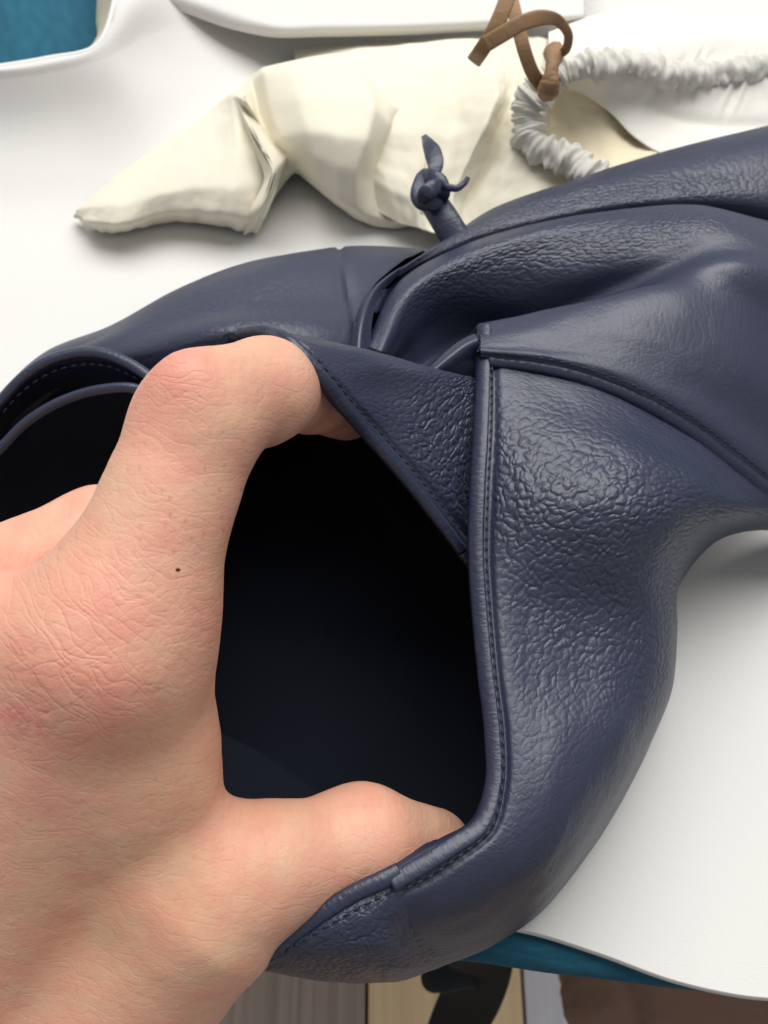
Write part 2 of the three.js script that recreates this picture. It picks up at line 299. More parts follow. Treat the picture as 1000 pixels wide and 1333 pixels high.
{
  const crease = (u, v) => 0;
  const g = sheet(S(frontRows), { nu: 130, nv: 200, th: 1.6, relief: (u, v) => -0.7 * Math.exp(-(((u - 0.128) / 0.012) ** 2)) * sstep(0.0, 0.02, v) + 0.5 * fbm(u * 5, v * 8, 4, 3) * sstep(0.15, 0.3, u) });
  const mask = (u, v) => {
    const bend = Math.exp(-(((v - 0.27 - 0.05 * u) / 0.10) ** 2)) + 0.75 * Math.exp(-(((v - 0.45) / 0.13) ** 2)) * sstep(0.1, 0.3, u);
    return clamp(0.18 + bend * 0.95 + 0.25 * sstep(0.55, 0.7, v) * fbm(u * 9, v * 9, 2), 0.1, 1.15) * sstep(0.11, 0.16, u);
  };
  add(bag, 'front_panel', g, leather(g, 1.0, mask, 0.0003, { res: 2048, stretch: 1.2, turn: -0.6 }));
  // binding along the mouth
  const e = frontRows.map(([a, b]) => a.map((q, i) => lerp(q, b[i], 0.36)));
  const edge = [[630, 424, 195.2], ...e.map(([x, y, z]) => [x, y, z - 0.25])].map((p) => V(...p));
  add(bag, 'binding', strap(edge, 1.35, 0.55, { n: 220, m: 18, up: (t, p) => camera.position.clone().sub(p).normalize().add(new THREE.Vector3(-0.55, 0.15, 0)), wobble: (t, q) => 0.04 * noise(t * 60, Math.cos(q) * 2, 3) }), plain);
  const sl = frontRows.map((r) => { const a = r[0], b = r[1], k = 0.9; return V(lerp(a[0], b[0], k) + 1, lerp(a[1], b[1], k), lerp(a[2], b[2], k) - 0.35); });
  add(bag, 'stitching', stitches([V(640, 430, 194.5), ...sl], 1.75, 1.1, 0.22, 0.22), threadM, { kind: 'stuff' });
}
// upper panel and the roll of leather behind it, one piece of hide
{
  const rows = S([
    [[627, 464, 191.2], [690, 471, 190.9], [760, 486, 191.6], [830, 514, 193.2], [895, 551, 195.8], [952, 594, 199.4], [1012, 641, 205.6], [1070, 691, 215.6]],
    [[626, 456, 190.6], [691, 462, 190.1], [761, 476, 190.8], [832, 502, 192.4], [897, 538, 195], [954, 580, 198.6], [1014, 626, 205], [1072, 676, 215]],
    [[626, 450, 191.4], [692, 452, 191.4], [763, 458, 192.2], [837, 474, 193.6], [902, 504, 196], [960, 538, 200], [1018, 580, 206.4], [1075, 625, 216]],
    [[626, 440, 193.4], [695, 432, 193], [768, 430, 194], [842, 440, 195], [908, 462, 197], [966, 490, 200], [1022, 525, 206], [1078, 565, 216]],
    [[625, 426, 197], [700, 412, 197], [768, 397, 198], [836, 378, 200], [898, 372, 202], [954, 385, 204], [1012, 412, 208], [1070, 445, 216]],
    [[600, 444, 216], [682, 424, 217], [754, 408, 213], [830, 382, 211], [894, 356, 206], [948, 344, 205], [1010, 356, 208], [1066, 382, 214]],
    [[545, 480, 221], [622, 436, 232], [702, 410, 226], [792, 376, 219], [874, 342, 213], [938, 324, 210], [1006, 330, 212], [1060, 350, 217]],
    [[520, 470, 217], [586, 414, 226], [666, 386, 222.5], [768, 354, 218], [862, 326, 214], [934, 304, 212], [1002, 312, 215], [1057, 332, 220]],
    [[508, 462, 210], [560, 392, 219], [638, 354, 220], [740, 325, 219], [846, 300, 216], [926, 286, 215], [998, 298, 219], [1053, 316, 224]],
    [[494, 456, 206], [540, 374, 216], [618, 332, 219], [724, 301, 220], [834, 282, 221], [920, 273, 223], [993, 289, 227], [1050, 306, 232]],
    [[484, 452, 207], [530, 363, 220], [608, 320, 226], [716, 288, 229], [826, 271, 231], [914, 267, 234], [990, 285, 238], [1048, 301, 243]],
    [[482, 455, 220], [530, 366, 234], [608, 323, 241], [716, 291, 245], [826, 275, 248], [914, 271, 251], [990, 289, 254], [1048, 305, 258]],
  ]);
  const g = sheet(rows, { nu: 130, nv: 170, th: 1.6, relief: (u, v) => 0.35 * fbm(u * 6, v * 9, 14, 3) });
  const mask = (u, v) => clamp(0.13 + 0.9 * Math.exp(-(((v - 0.76) / 0.10) ** 2)) * sstep(0.05, 0.25, u) * sstep(0.98, 0.7, u), 0, 1);
  add(bag, 'upper_panel', g, leather(g, 1.05, mask, 0.0003, { res: 2048, stretch: 1.15, turn: 1.0 }));
  // welt along the seam between upper and front panel
  const seam = [[636, 470, 191.6], [690, 476, 191.4], [760, 492, 192.2], [830, 520, 193.8], [895, 558, 196.5], [952, 602, 200.2], [1012, 649, 206.6], [1070, 700, 216.6]].map((p) => V(...p));
  add(bag, 'welt', strap(seam.map((p) => p.clone()), 1.25, 0.8, { n: 120, m: 14, taper: (t) => 0.75 + 0.4 * sstep(0.1, 0.7, t), wobble: (t, q) => 0.05 * noise(t * 50, q, 1) }), plain);
  const sl = [[640, 459, 190.4], [691, 464, 189.9], [761, 479, 190.6], [832, 505, 192.2], [897, 541, 194.8], [954, 583, 198.4], [1014, 629, 204.8]].map((p) => V(...p));
  add(bag, 'stitching', stitches(sl, 1.9, 1.2, 0.2, 0.2), threadM, { kind: 'stuff' });
}
// outer fold at the back
{
  const rows = S([
    [[470, 470, 218], [500, 400, 226], [560, 352, 236], [640, 322, 242], [740, 300, 246], [860, 284, 250], [960, 290, 252], [1060, 310, 256]],
    [[468, 440, 212], [492, 385, 221], [540, 345, 230], [620, 308, 237], [730, 280, 240], [860, 262, 244], [970, 264, 248], [1070, 280, 252]],
    [[476, 415, 213], [500, 370, 222], [550, 333, 231], [632, 288, 240], [738, 255, 243], [858, 234, 247], [970, 222, 250], [1070, 222, 254]],
    [[490, 400, 220], [512, 360, 230], [562, 326, 240], [640, 273, 248], [740, 237, 253], [855, 202, 258], [965, 174, 263], [1070, 152, 268]],
    [[505, 400, 234], [525, 362, 243], [572, 330, 256], [646, 276, 261], [744, 240, 268], [857, 206, 275], [966, 178, 281], [1070, 156, 287]],
  ]);
  const g = sheet(rows, { nu: 120, nv: 90, th: 1.6, relief: (u, v) => 0.3 * fbm(u * 6, v * 5, 24, 3) });
  add(bag, 'back_fold', g, leather(g, 1.15, (u, v) => clamp(0.24 + 0.9 * Math.exp(-(((v - 0.42) / 0.14) ** 2)) * sstep(0.3, 0.5, u) * sstep(0.95, 0.75, u), 0, 1), 0.0003));
}
// left back panel
{
  const rows = S([
    [[-60, 640, 232], [20, 570, 230], [110, 500, 226], [200, 486, 216], [300, 466, 208], [390, 470, 206], [470, 480, 212], [585, 490, 232]],
    [[-50, 610, 228], [30, 540, 226], [115, 478, 221], [205, 455, 213], [300, 438, 206], [388, 436, 207], [466, 440, 214], [582, 440, 236]],
    [[-44, 580, 228], [42, 505, 226], [122, 455, 223], [212, 420, 220], [300, 400, 217], [385, 392, 219], [460, 390, 224], [580, 390, 240]],
    [[-40, 560, 232], [55, 470, 231], [138, 434, 230], [225, 388, 229], [310, 357, 229], [388, 342, 231], [455, 336, 236], [582, 338, 247]],
    [[-40, 556, 244], [58, 459, 243], [142, 424, 242], [230, 377, 242], [314, 344, 243], [390, 328, 245], [455, 321, 249], [590, 327, 257]],
    [[-40, 560, 262], [60, 465, 262], [144, 430, 262], [232, 384, 262], [316, 350, 263], [392, 334, 264], [456, 327, 266], [590, 332, 268]],
  ]);
  const g = sheet(rows, { nu: 120, nv: 80, th: 1.6, relief: (u, v) => 0.4 * fbm(u * 5, v * 5, 34, 3) - 0.8 * Math.exp(-(((u - 0.84 - 0.05 * (0.6 - v)) / 0.008) ** 2)) });
  add(bag, 'back_panel', g, leather(g, 1.6, (u, v) => clamp(0.16 + 0.5 * bump2(u, v, 0.62, 0.35, 0.12, 0.2), 0, 1), 0.0003, { rough: 0.5 }));
  // the folded strap end beside it
  const r2 = S([
    [[450, 480, 211], [460, 425, 214], [476, 384, 220], [508, 356, 229], [556, 336, 240]],
    [[466, 480, 203], [471, 422, 207], [485, 383, 214], [514, 354, 224], [558, 331, 237]],
    [[484, 480, 206], [484, 422, 210], [494, 386, 217], [520, 358, 227], [562, 333, 240]],
  ]);
  const g2 = sheet(r2, { nu: 60, nv: 24, th: 1.6 });
  add(bag, 'strap_end', g2, leather(g2, 1.6, () => 0.15, 0.0002, { res: 256 }));
}
// flap of the mouth lying over the finger
{
  const rows = S([
    [[318, 432, 180], [350, 431, 171], [386, 452, 163], [418, 488, 163.5], [442, 522, 167], [480, 566, 174], [520, 612, 178.5], [562, 664, 183], [602, 716, 186.5], [626, 748, 189]],
    [[322, 431, 181.5], [362, 432, 172], [398, 448, 165.5], [432, 482, 167], [462, 516, 171], [500, 558, 177], [540, 602, 181], [578, 648, 185], [612, 692, 188.5], [635, 722, 191]],
    [[330, 432, 185], [380, 435, 175], [430, 449, 171], [470, 476, 174], [505, 508, 179], [538, 542, 182], [570, 578, 185], [600, 614, 188], [626, 650, 191], [646, 680, 193]],
    [[340, 434, 188], [398, 437, 179], [458, 451, 178], [506, 466, 181], [546, 482, 183], [576, 502, 186], [602, 528, 189], [624, 556, 191.5], [642, 590, 194], [656, 616, 196]],
    [[342, 436, 190], [400, 439, 186], [462, 451, 184], [514, 464, 184.5], [562, 478, 187], [600, 488, 190], [628, 498, 193], [646, 512, 195], [656, 536, 197], [664, 560, 198]],
  ]);
  const g = sheet(rows, { nu: 120, nv: 60, th: 1.8, relief: (u, v) => -0.55 * Math.exp(-(((v - 0.2) / 0.035) ** 2)) + 0.4 * fbm(u * 6, v * 4, 44, 3) * v });
  add(bag, 'flap', g, leather(g, 1.0, (u, v) => clamp(0.25 + 0.95 * sstep(0.4, 0.7, u) * sstep(0.22, 0.32, v), 0, 1.1), 0.00034));
  const e = [[312, 434, 180], [350, 432, 170.6], [386, 453, 162.4], [418, 489, 162.9], [442, 523, 166.4], [480, 567, 173.2], [520, 613, 177.7], [562, 665, 182.2], [602, 717, 185.8]].map((p) => V(...p));
  add(bag, 'binding', strap(e, 1.0, 0.85, { n: 140, m: 14, wobble: (t, q) => 0.05 * noise(t * 50, q, 5) }), plain);
  const sl = [[370, 438, 167.6], [402, 457, 164], [432, 490, 165.6], [458, 522, 169], [496, 564, 174.6], [536, 610, 178.8], [575, 658, 183.2], [606, 697, 186.4]].map((p) => V(...p));
  add(bag, 'stitching', stitches(sl, 1.75, 1.1, 0.18, 0.2), threadM, { kind: 'stuff' });
  // small tucked wedge of leather between flap and rim
  const w = S([[[560, 478, 191], [580, 458, 192], [600, 443, 193], [618, 434, 194]], [[566, 480, 189], [588, 462, 190], [606, 449, 191], [622, 442, 192]], [[578, 496, 192], [598, 484, 193], [613, 474, 194], [628, 464, 195]], [[584, 530, 202], [602, 526, 201], [618, 520, 200], [634, 506, 199]]]);
  add(bag, 'tucked_fold', sheet(w, { nu: 40, nv: 20, th: 1.3 }), plain);
}
// left side: two hemmed edges of the back compartment
{
  const outer = [[-70, 610, 215], [-30, 556, 214], [0, 522, 213], [28, 492, 212], [62, 469, 211], [100, 458, 210], [135, 459, 208], [165, 470, 206], [196, 490, 204], [240, 530, 203]];
  const shift = (k, dx, dy, dz) => outer.map(([x, y, z], i) => [x + dx * k[i], y + dy * k[i], z + dz]);
  const one = outer.map(() => 1);
  const rows = S([
    shift(one, 6, 60, 24), shift(one, 4, 42, 14), shift(one, 3, 24, 5), shift(one, 1, 8, 0.5), outer, shift(one, -1, -4, 6), shift(one, -2, 0, 22),
  ]);
  const dark = plain;
  const g = sheet(rows, { nu: 80, nv: 50, th: 1.2, relief: (u, v) => -0.5 * Math.exp(-(((v - 0.42) / 0.03) ** 2)) });
  add(bag, 'hem', g, dark);
  add(bag, 'binding', strap(outer.map(([x, y, z]) => V(x, y + 2, z - 0.6)), 1.1, 1.0, { n: 100, m: 14 }), plain);
  add(bag, 'stitching', stitches(outer.map(([x, y, z]) => V(x + 2, y + 17, z + 0.2)), 2.1, 1.3, 0.22, 0.2), threadM, { kind: 'stuff' });
  const inner = [[-70, 650, 212], [-30, 612, 211], [0, 584, 210], [34, 550, 209], [70, 527, 208], [105, 513, 207], [138, 506, 205.5], [172, 505, 204], [210, 520, 203], [260, 560, 203]];
  const sh = (dx, dy, dz) => inner.map(([x, y, z]) => [x + dx, y + dy, z + dz]);
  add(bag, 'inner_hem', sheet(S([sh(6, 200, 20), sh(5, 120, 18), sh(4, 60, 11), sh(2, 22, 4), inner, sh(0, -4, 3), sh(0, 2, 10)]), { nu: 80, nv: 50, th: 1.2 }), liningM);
  add(bag, 'binding', strap(inner.map(([x, y, z]) => V(x, y, z - 0.4)), 0.95, 0.8, { n: 100, m: 14 }), dark);
}
// gusset under the thumb
{
  const rows = S([
    [[570, 1096, 164.6], [545, 1112, 163], [505, 1138, 161], [468, 1158, 160.5], [425, 1184, 160.5], [380, 1218, 161], [352, 1242, 161.5], [326, 1258, 168]],
    [[590, 1125, 163.6], [558, 1140, 162.4], [518, 1162, 160.2], [476, 1180, 159], [432, 1202, 158.8], [384, 1230, 159.6], [352, 1249, 161.5], [326, 1260, 168]],
    [[612, 1170, 166], [580, 1184, 164.6], [538, 1204, 163.6], [490, 1218, 159.5], [440, 1230, 159.2], [388, 1246, 160.4], [353, 1256, 162.5], [326, 1261, 169]],
    [[634, 1206, 182], [604, 1220, 178], [560, 1238, 171], [506, 1252, 163], [450, 1256, 162.6], [394, 1260, 163.4], [354, 1262, 165], [326, 1262, 170]],
    [[636, 1216, 188], [608, 1236, 186], [566, 1260, 177], [508, 1276, 170], [452, 1276, 169], [396, 1272, 169], [356, 1265, 169], [326, 1263, 172]],
    [[632, 1218, 196], [604, 1238, 194], [560, 1262, 186], [502, 1278, 180], [446, 1278, 179], [392, 1273, 178], [356, 1265, 176], [326, 1263, 176]],
  ]);
  const g = sheet(rows, { nu: 120, nv: 80, th: 1.6, relief: (u, v) => 0.45 * fbm(u * 8, v * 6, 54, 3) });
  const e = [[520, 1134, 160.6], [496, 1146, 160], [466, 1160, 159.8], [424, 1186, 159.8], [380, 1219, 160.4], [354, 1240, 161.2], [328, 1256, 167]].map((p) => V(...p));
  add(bag, 'binding', strap(e, 1.3, 0.85, { n: 100, m: 14, wobble: (t, q) => 0.06 * noise(t * 40, q, 8) }), plain);
  add(bag, 'stitching', stitches([[515, 1158, 160.2], [474, 1178, 158.9], [430, 1203, 158.6], [384, 1232, 159.4], [352, 1252, 161.3]].map((p) => V(...p)), 1.75, 1.1, 0.18, 0.2), threadM, { kind: 'stuff' });
  add(bag, 'gusset', g, leather(g, 1.0, (u, v) => clamp(0.35 + 0.7 * Math.exp(-(((v - 0.5) / 0.16) ** 2)), 0, 1), 0.00034, { rough: 0.4 }));
}
// dark lining: a closed pouch behind the mouth
{
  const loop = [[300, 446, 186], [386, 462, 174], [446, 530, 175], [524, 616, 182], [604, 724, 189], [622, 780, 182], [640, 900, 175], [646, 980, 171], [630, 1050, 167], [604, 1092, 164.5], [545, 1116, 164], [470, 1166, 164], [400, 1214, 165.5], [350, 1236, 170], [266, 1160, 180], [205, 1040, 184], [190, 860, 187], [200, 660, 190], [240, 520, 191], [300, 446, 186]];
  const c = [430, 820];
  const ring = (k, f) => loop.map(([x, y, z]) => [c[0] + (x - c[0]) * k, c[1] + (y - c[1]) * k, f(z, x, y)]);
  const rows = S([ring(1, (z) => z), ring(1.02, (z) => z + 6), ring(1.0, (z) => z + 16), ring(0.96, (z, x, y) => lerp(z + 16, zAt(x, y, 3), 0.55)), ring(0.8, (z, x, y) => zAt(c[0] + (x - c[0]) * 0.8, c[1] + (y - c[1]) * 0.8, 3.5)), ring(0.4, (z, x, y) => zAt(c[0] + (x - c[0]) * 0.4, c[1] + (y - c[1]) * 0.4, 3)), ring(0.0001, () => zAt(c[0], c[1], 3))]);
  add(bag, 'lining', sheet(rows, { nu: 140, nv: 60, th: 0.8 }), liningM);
  const pk = S([
    [[250, 1090, 168], [300, 1090, 168], [350, 1090, 170], [400, 1090, 173], [460, 1090, 176]],
    [[250, 1020, 176], [300, 1020, 176], [345, 1030, 178], [390, 1045, 180], [450, 1065, 182]],
    [[240, 945, 182], [285, 955, 183], [328, 974, 184], [374, 1002, 185], [430, 1042, 186]],
    [[240, 944, 184], [285, 954, 185], [328, 973, 186], [374, 1001, 187], [430, 1041, 188]],
  ]);
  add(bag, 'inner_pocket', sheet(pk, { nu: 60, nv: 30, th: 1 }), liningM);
}
// tie of the bag with its knot
{
  const tie = (pts, a, b, tp) => strap(pts.map((p) => VH(...p)), a, b, { n: 50, m: 12, taper: tp });
  const dim = plain;
  add(bag, 'tie_strap', tie([[610, 340, 26], [592, 308, 29], [577, 283, 31], [566, 266, 31], [560, 256, 30]], 3.2, 1.7, (t) => 1.05 - 0.12 * t), dim);
  const kn = [[[[553, 262, 32], [560, 250, 33], [566, 238, 33], [566, 230, 32]], 3.0, 1.8], [[[576, 264, 33], [562, 266, 34], [549, 262, 34], [545, 249, 34], [549, 234, 34], [556, 224, 33]], 2.3, 1.7], [[[552, 226, 34], [562, 230, 36], [573, 238, 36], [578, 250, 35], [575, 262, 32]], 2.1, 1.6], [[[547, 262, 35], [554, 252, 37.5], [565, 245, 38], [577, 243, 35]], 2.0, 1.5]];
  add(bag, 'knot', mergeGeometries(kn.map(([p, a, b], k) => strap(p.map((q) => VH(562 + (q[0] - 562) * 0.88, 245 + (q[1] - 245) * 0.95, q[2])), a * 0.86, b * 0.62, { n: 40, m: 14, power: 0.85, taper: (t) => 0.7 + 0.4 * Math.sin(Math.PI * t), wobble: (t, q) => 0.12 * noise(t * 5, q, k + 3) }))), dim);
  add(bag, 'tie_end', tie([[564, 232, 34], [567, 216, 35], [564, 200, 35], [558, 188, 34], [552, 177, 31]], 1.7, 0.5, (t) => 0.55 + 0.65 * Math.sin(Math.PI * Math.min(1, t * 1.05)) - 0.1 * t), dim);
  add(bag, 'tie_end', tie([[572, 238, 36], [584, 244, 37], [595, 245, 37], [603, 240, 37], [609, 232, 36]], 0.9, 0.6, (t) => 1 - 0.35 * t), dim);
}

// ------------------------------------------------------------------ cream dust bag
{
  const t = thing('dust_bag', 'cream cotton dust bag crumpled behind the leather bag, drawstring mouth open', 'dust bag');
  const cloth = phys({ color: new THREE.Color(0.80, 0.755, 0.62), roughness: 0.85, sheen: 0.4, sheenRoughness: 0.6, bumpScale: 0.00012, bumpMap: tex(512, 512, (u, v) => 0.5 + 0.22 * Math.sin(u * 512 * Math.PI / 4) * Math.sin(v * 512 * Math.PI / 4) + 0.3 * fbm(u * 14, v * 14, 3, 3)), side: THREE.DoubleSide });
  cloth.bumpMap.repeat.set(3, 3);
  const white = cloth.clone(); white.color = new THREE.Color(0.83, 0.81, 0.74);
  const tan = cloth.clone(); tan.color = new THREE.Color(0.86, 0.77, 0.56);
  const Q = (rows) => rows.map((r) => r.map((p) => VH(...p)));
  const soft = (k, s) => (u, v) => k * fbm(u * 4 + s, v * 4, s, 3);
  // flat body reaching from the left fold to the mouth
  add(t, 'body', sheet(Q([
    [[470, 262, 6], [520, 290, 6], [545, 296, 7], [565, 302, 6], [590, 310, 9], [612, 316, 6], [650, 322, 8], [720, 318, 8], [800, 300, 6]],
    [[460, 230, 8], [505, 245, 12], [540, 256, 12], [562, 262, 7], [588, 258, 13], [606, 264, 8], [640, 262, 12], [700, 258, 13], [780, 240, 10]],
    [[440, 190, 9], [485, 200, 14], [540, 208, 15], [580, 216, 12], [612, 206, 18], [632, 216, 11], [656, 224, 15], [700, 222, 14], [770, 212, 11]],
    [[420, 150, 10], [470, 160, 16], [530, 165, 18], [592, 172, 15], [634, 160, 22], [648, 172, 14], [676, 190, 17], [700, 192, 15], [740, 185, 10]],
    [[400, 108, 8], [455, 112, 15], [525, 118, 19], [596, 128, 17], [650, 122, 23], [664, 132, 17], [690, 145, 19], [712, 150, 17], [740, 150, 10]],
    [[388, 84, 7], [450, 80, 14], [530, 82, 17], [600, 90, 17], [648, 98, 21], [668, 102, 18], [696, 110, 20], [718, 112, 19], [740, 116, 12]],
    [[382, 66, 3], [460, 62, 10], [540, 57, 13], [610, 52, 14], [650, 52, 15], [670, 54, 15], [700, 58, 17], [722, 62, 17], [760, 70, 12]],
    [[382, 64, 0], [462, 58, 2], [545, 52, 3], [612, 46, 3], [652, 44, 4], [672, 44, 4], [702, 46, 6], [726, 50, 8], [770, 60, 8]],
  ]), { nu: 140, nv: 120, th: 0.5, facet: 8, relief: (u, v) => 0.8 * fbm(u * 5, v * 4, 7, 3) + 0.4 * noise(u * 20, v * 14, 5) }), cloth);
  // left corner folded flat on the sheet
  add(t, 'folded_corner', sheet(Q([
    [[97, 284, 1], [120, 299, 1], [150, 305, 1], [200, 292, 1], [250, 288, 1], [292, 296, 1], [334, 303, 1]],
    [[97, 279, 4], [122, 290, 8], [154, 293, 9], [202, 280, 8], [252, 274, 9], [296, 280, 10], [346, 284, 5]],
    [[102, 272, 5], [130, 268, 10], [162, 266, 11], [208, 252, 12], [258, 244, 13], [304, 246, 14], [362, 240, 9]],
    [[116, 257, 4], [150, 240, 9], [186, 228, 11], [228, 210, 13], [268, 200, 14], [310, 200, 16], [358, 205, 11]],
    [[138, 240, 3], [176, 216, 7], [214, 194, 9], [250, 172, 11], [280, 158, 13], [308, 156, 17], [340, 165, 11]],
    [[160, 222, 1], [196, 196, 3], [232, 172, 4], [264, 150, 6], [288, 132, 9], [300, 124, 15], [316, 130, 22]],
    [[162, 220, 0], [198, 194, 0], [234, 170, 0], [266, 148, 0], [290, 130, 0], [302, 120, 4], [318, 122, 12]],
  ]), { nu: 120, nv: 110, th: 0.6, facet: 9, relief: (u, v) => 0.6 * fbm(u * 5, v * 5, 17, 3) + 0.9 * noise(u * 16, v * 3, 4) * sstep(0.35, 0.1, v) }), cloth);
  // raised lobe standing over it
  add(t, 'folded_lobe', sheet(Q([
    [[318, 306, 0.5], [326, 303, 1], [340, 285, 1], [362, 250, 2], [384, 224, 3], [408, 243, 3], [436, 266, 2], [462, 285, 1.5], [485, 294, 1], [514, 298, 1], [552, 291, 2]],
    [[324, 276, 8], [344, 266, 13], [358, 246, 9], [372, 222, 7], [387, 219, 9], [412, 240, 11], [440, 260, 11], [461, 272, 9], [478, 281, 6], [512, 288, 4], [550, 278, 9]],
    [[346, 233, 13], [357, 224, 18], [366, 214, 14], [375, 205, 10], [386, 200, 14], [410, 206, 18], [440, 216, 19], [464, 222, 18], [474, 236, 13], [510, 245, 6], [548, 244, 13]],
    [[327, 187, 14], [335, 184, 20], [345, 187, 16], [354, 184, 10], [366, 178, 16], [400, 172, 22], [440, 176, 24], [478, 182, 23], [488, 200, 17], [508, 208, 8], [550, 210, 15]],
    [[312, 160, 13], [320, 155, 19], [330, 156, 15], [337, 149, 9], [350, 140, 16], [390, 128, 23], [440, 128, 25], [488, 138, 25], [507, 162, 19], [521, 173, 11], [552, 181, 15]],
    [[298, 134, 12], [307, 127, 17], [317, 124, 14], [328, 106, 10], [343, 94, 17], [382, 88, 21], [440, 82, 22], [472, 96, 22], [507, 130, 20], [536, 151, 17], [552, 160, 11]],
    [[297, 130, 6], [305, 122, 8], [316, 112, 8], [330, 97, 7], [342, 88, 10], [380, 79, 11], [442, 69, 11], [464, 81, 11], [507, 119, 9], [541, 144, 9], [551, 155, 6]],
    [[299, 130, 0], [307, 122, 0], [318, 112, 0], [332, 97, 0], [344, 89, 1], [382, 80, 2], [443, 70, 2], [465, 82, 2], [508, 120, 2], [541, 146, 2], [551, 157, 1]],
  ]), { nu: 180, nv: 130, th: 0.6, facet: 9, relief: (u, v) => 0.5 * fbm(u * 4, v * 4, 27, 3) }), cloth);
  // far layer behind the mouth
  add(t, 'far_layer', sheet(Q([
    [[700, 122, 18], [736, 116, 21], [786, 138, 19], [830, 180, 16], [900, 215, 15], [1000, 230, 15], [1090, 235, 15]],
    [[712, 100, 26], [756, 98, 27], [808, 112, 23], [866, 132, 19], [930, 145, 18], [1005, 145, 18], [1090, 145, 18]],
    [[724, 84, 30], [764, 76, 30], [824, 72, 29], [885, 80, 26], [945, 84, 24], [1010, 78, 24], [1090, 70, 24]],
    [[716, 62, 22], [766, 48, 30], [830, 42, 29], [892, 48, 27], [950, 50, 26], [1012, 42, 26], [1090, 36, 26]],
    [[715, 40, 10], [768, 24, 16], [834, 18, 17], [894, 26, 17], [952, 30, 17], [1012, 26, 17], [1090, 20, 17]],
    [[716, 38, 0], [770, 22, 0], [836, 16, 0], [896, 24, 0], [954, 28, 0], [1014, 24, 0], [1090, 18, 0]],
  ]), { nu: 220, nv: 90, th: 0.6, relief: (u, v) => 0.8 * fbm(u * 5, v * 4, 37, 3) + 1.5 * noise(u * 34 + 2 * noise(u * 7, v * 3, 1), v * 2.5, 3) * Math.exp(-(((v - 0.36) / 0.13) ** 2)) - 1.1 * Math.exp(-(((v - 0.16) / 0.02) ** 2)) * sstep(0.4, 0.6, u) }), white);
  // inside of the mouth
  add(t, 'mouth_lining', sheet(Q([
    [[690, 250, 12], [740, 262, 13], [800, 262, 14], [850, 250, 12], [900, 245, 12]],
    [[694, 210, 13], [742, 215, 13], [800, 215, 15.2], [846, 205, 14.5], [890, 205, 14]],
    [[700, 160, 15], [744, 160, 15], [794, 165, 15], [826, 175, 11], [860, 185, 8]],
    [[704, 118, 20], [745, 112, 21], [790, 126, 18], [818, 145, 12], [850, 155, 8]],
    [[706, 100, 24], [746, 94, 26], [788, 112, 18], [816, 130, 12], [848, 140, 8]],
  ]), { nu: 60, nv: 60, th: 0.5, relief: soft(2.0, 5) }), tan);
  // gathered channel round the mouth
  const chan = (pts, a, b, k, f) => strap(pts.map((p) => VH(...p)), a, b, { n: 260, m: 30, up: new THREE.Vector3(0, 1, 0.3), taper: (s) => 0.9 + 0.15 * noise(s * 5, 1, k), wobble: (s, q) => 0.55 * noise(s * f, Math.cos(q) * 0.8, k) + 0.28 * noise(s * f * 2.3, Math.sin(q) * 1.4, k + 2) + 0.1 * noise(s * 9, q, k) });
  add(t, 'gathered_channel', chan([[704, 116, 27], [690, 134, 24], [686, 158, 21], [690, 182, 19], [712, 200, 18], [740, 208, 18], [764, 222, 18], [790, 240, 17]], 4.3, 3.6, 11, 17), white);
  add(t, 'gathered_channel', chan([[716, 106, 28], [738, 92, 30], [772, 84, 30], [820, 84, 28.5], [872, 94, 25], [920, 98, 23], [990, 88, 23], [1080, 76, 23]], 3.8, 3.0, 21, 34), white);
  const lace = phys({ color: new THREE.Color(0.30, 0.175, 0.085), roughness: 0.6, bumpScale: 0.00025, bumpMap: tex(256, 256, (u, v) => 0.5 + 0.4 * fbm(u * 30, v * 30, 3, 4)) });
  lace.bumpMap.repeat.set(0.05, 0.05);
  const lc = (pts, a, b, o = {}) => strap(pts.map((p) => VH(...p)), a, b, { n: 60, m: 16, power: 0.6, ...o });
  const cord = add(t, 'drawstring', lc([[706, 112, 34], [694, 96, 38], [684, 70, 42], [676, 40, 45], [668, 8, 47], [660, -30, 48]], 1.6, 0.45), lace);
  add(t, 'drawstring', lc([[664, -12, 52], [652, 20, 49], [640, 45, 46], [628, 64, 43], [617, 80, 38]], 1.8, 0.45), lace);
  add(t, 'drawstring', lc([[632, 58, 46], [652, 46, 48], [680, 30, 50], [706, 23, 50], [728, 28, 48], [740, 46, 45], [738, 62, 42], [724, 72, 38]], 1.6, 0.5, { taper: (s) => 1.1 - 0.45 * sstep(0.35, 0.7, s) }), lace);
  add(t, 'knot', lc([[711, 124, 32], [716, 108, 37], [718, 92, 39], [722, 72, 39], [719, 66, 37]], 2.2, 1.8, { power: 0.85, taper: (s) => 0.9 + 0.2 * Math.sin(s * 9), wobble: (s, q) => 0.22 * noise(s * 14, q * 1.5, 2) }), lace);
}

// ------------------------------------------------------------------ below the table
{
  const t = thing('black_strap', 'blurred black strap with a rounded dark end hanging over the floor', 'strap');
  const m = std({ color: new THREE.Color(0.0018, 0.0018, 0.002), roughness: 1 });
  const z = 330;
  add(t, 'strap', strap([[622, 1225, z - 40], [624, 1256, z - 14], [616, 1290, z + 12], [594, 1338, z + 45], [570, 1400, z + 90]].map((p) => V(...p)), 9.5, 2.4, { n: 60, m: 18, power: 0.7 }), m);
  add(t, 'rounded_end', strap([[620, 1266, z - 8], [600, 1268, z - 6], [580, 1272, z - 4], [562, 1273, z - 2], [550, 1273, z]].map((p) => V(...p)), 4.2, 3, { n: 40, m: 18, taper: (s) => Math.sqrt(Math.max(0.02, 1 - Math.max(0, (s - 0.7) / 0.3) ** 2)) }), std({ color: new THREE.Color(0.003, 0.009, 0.012), roughness: 0.8 }));
}
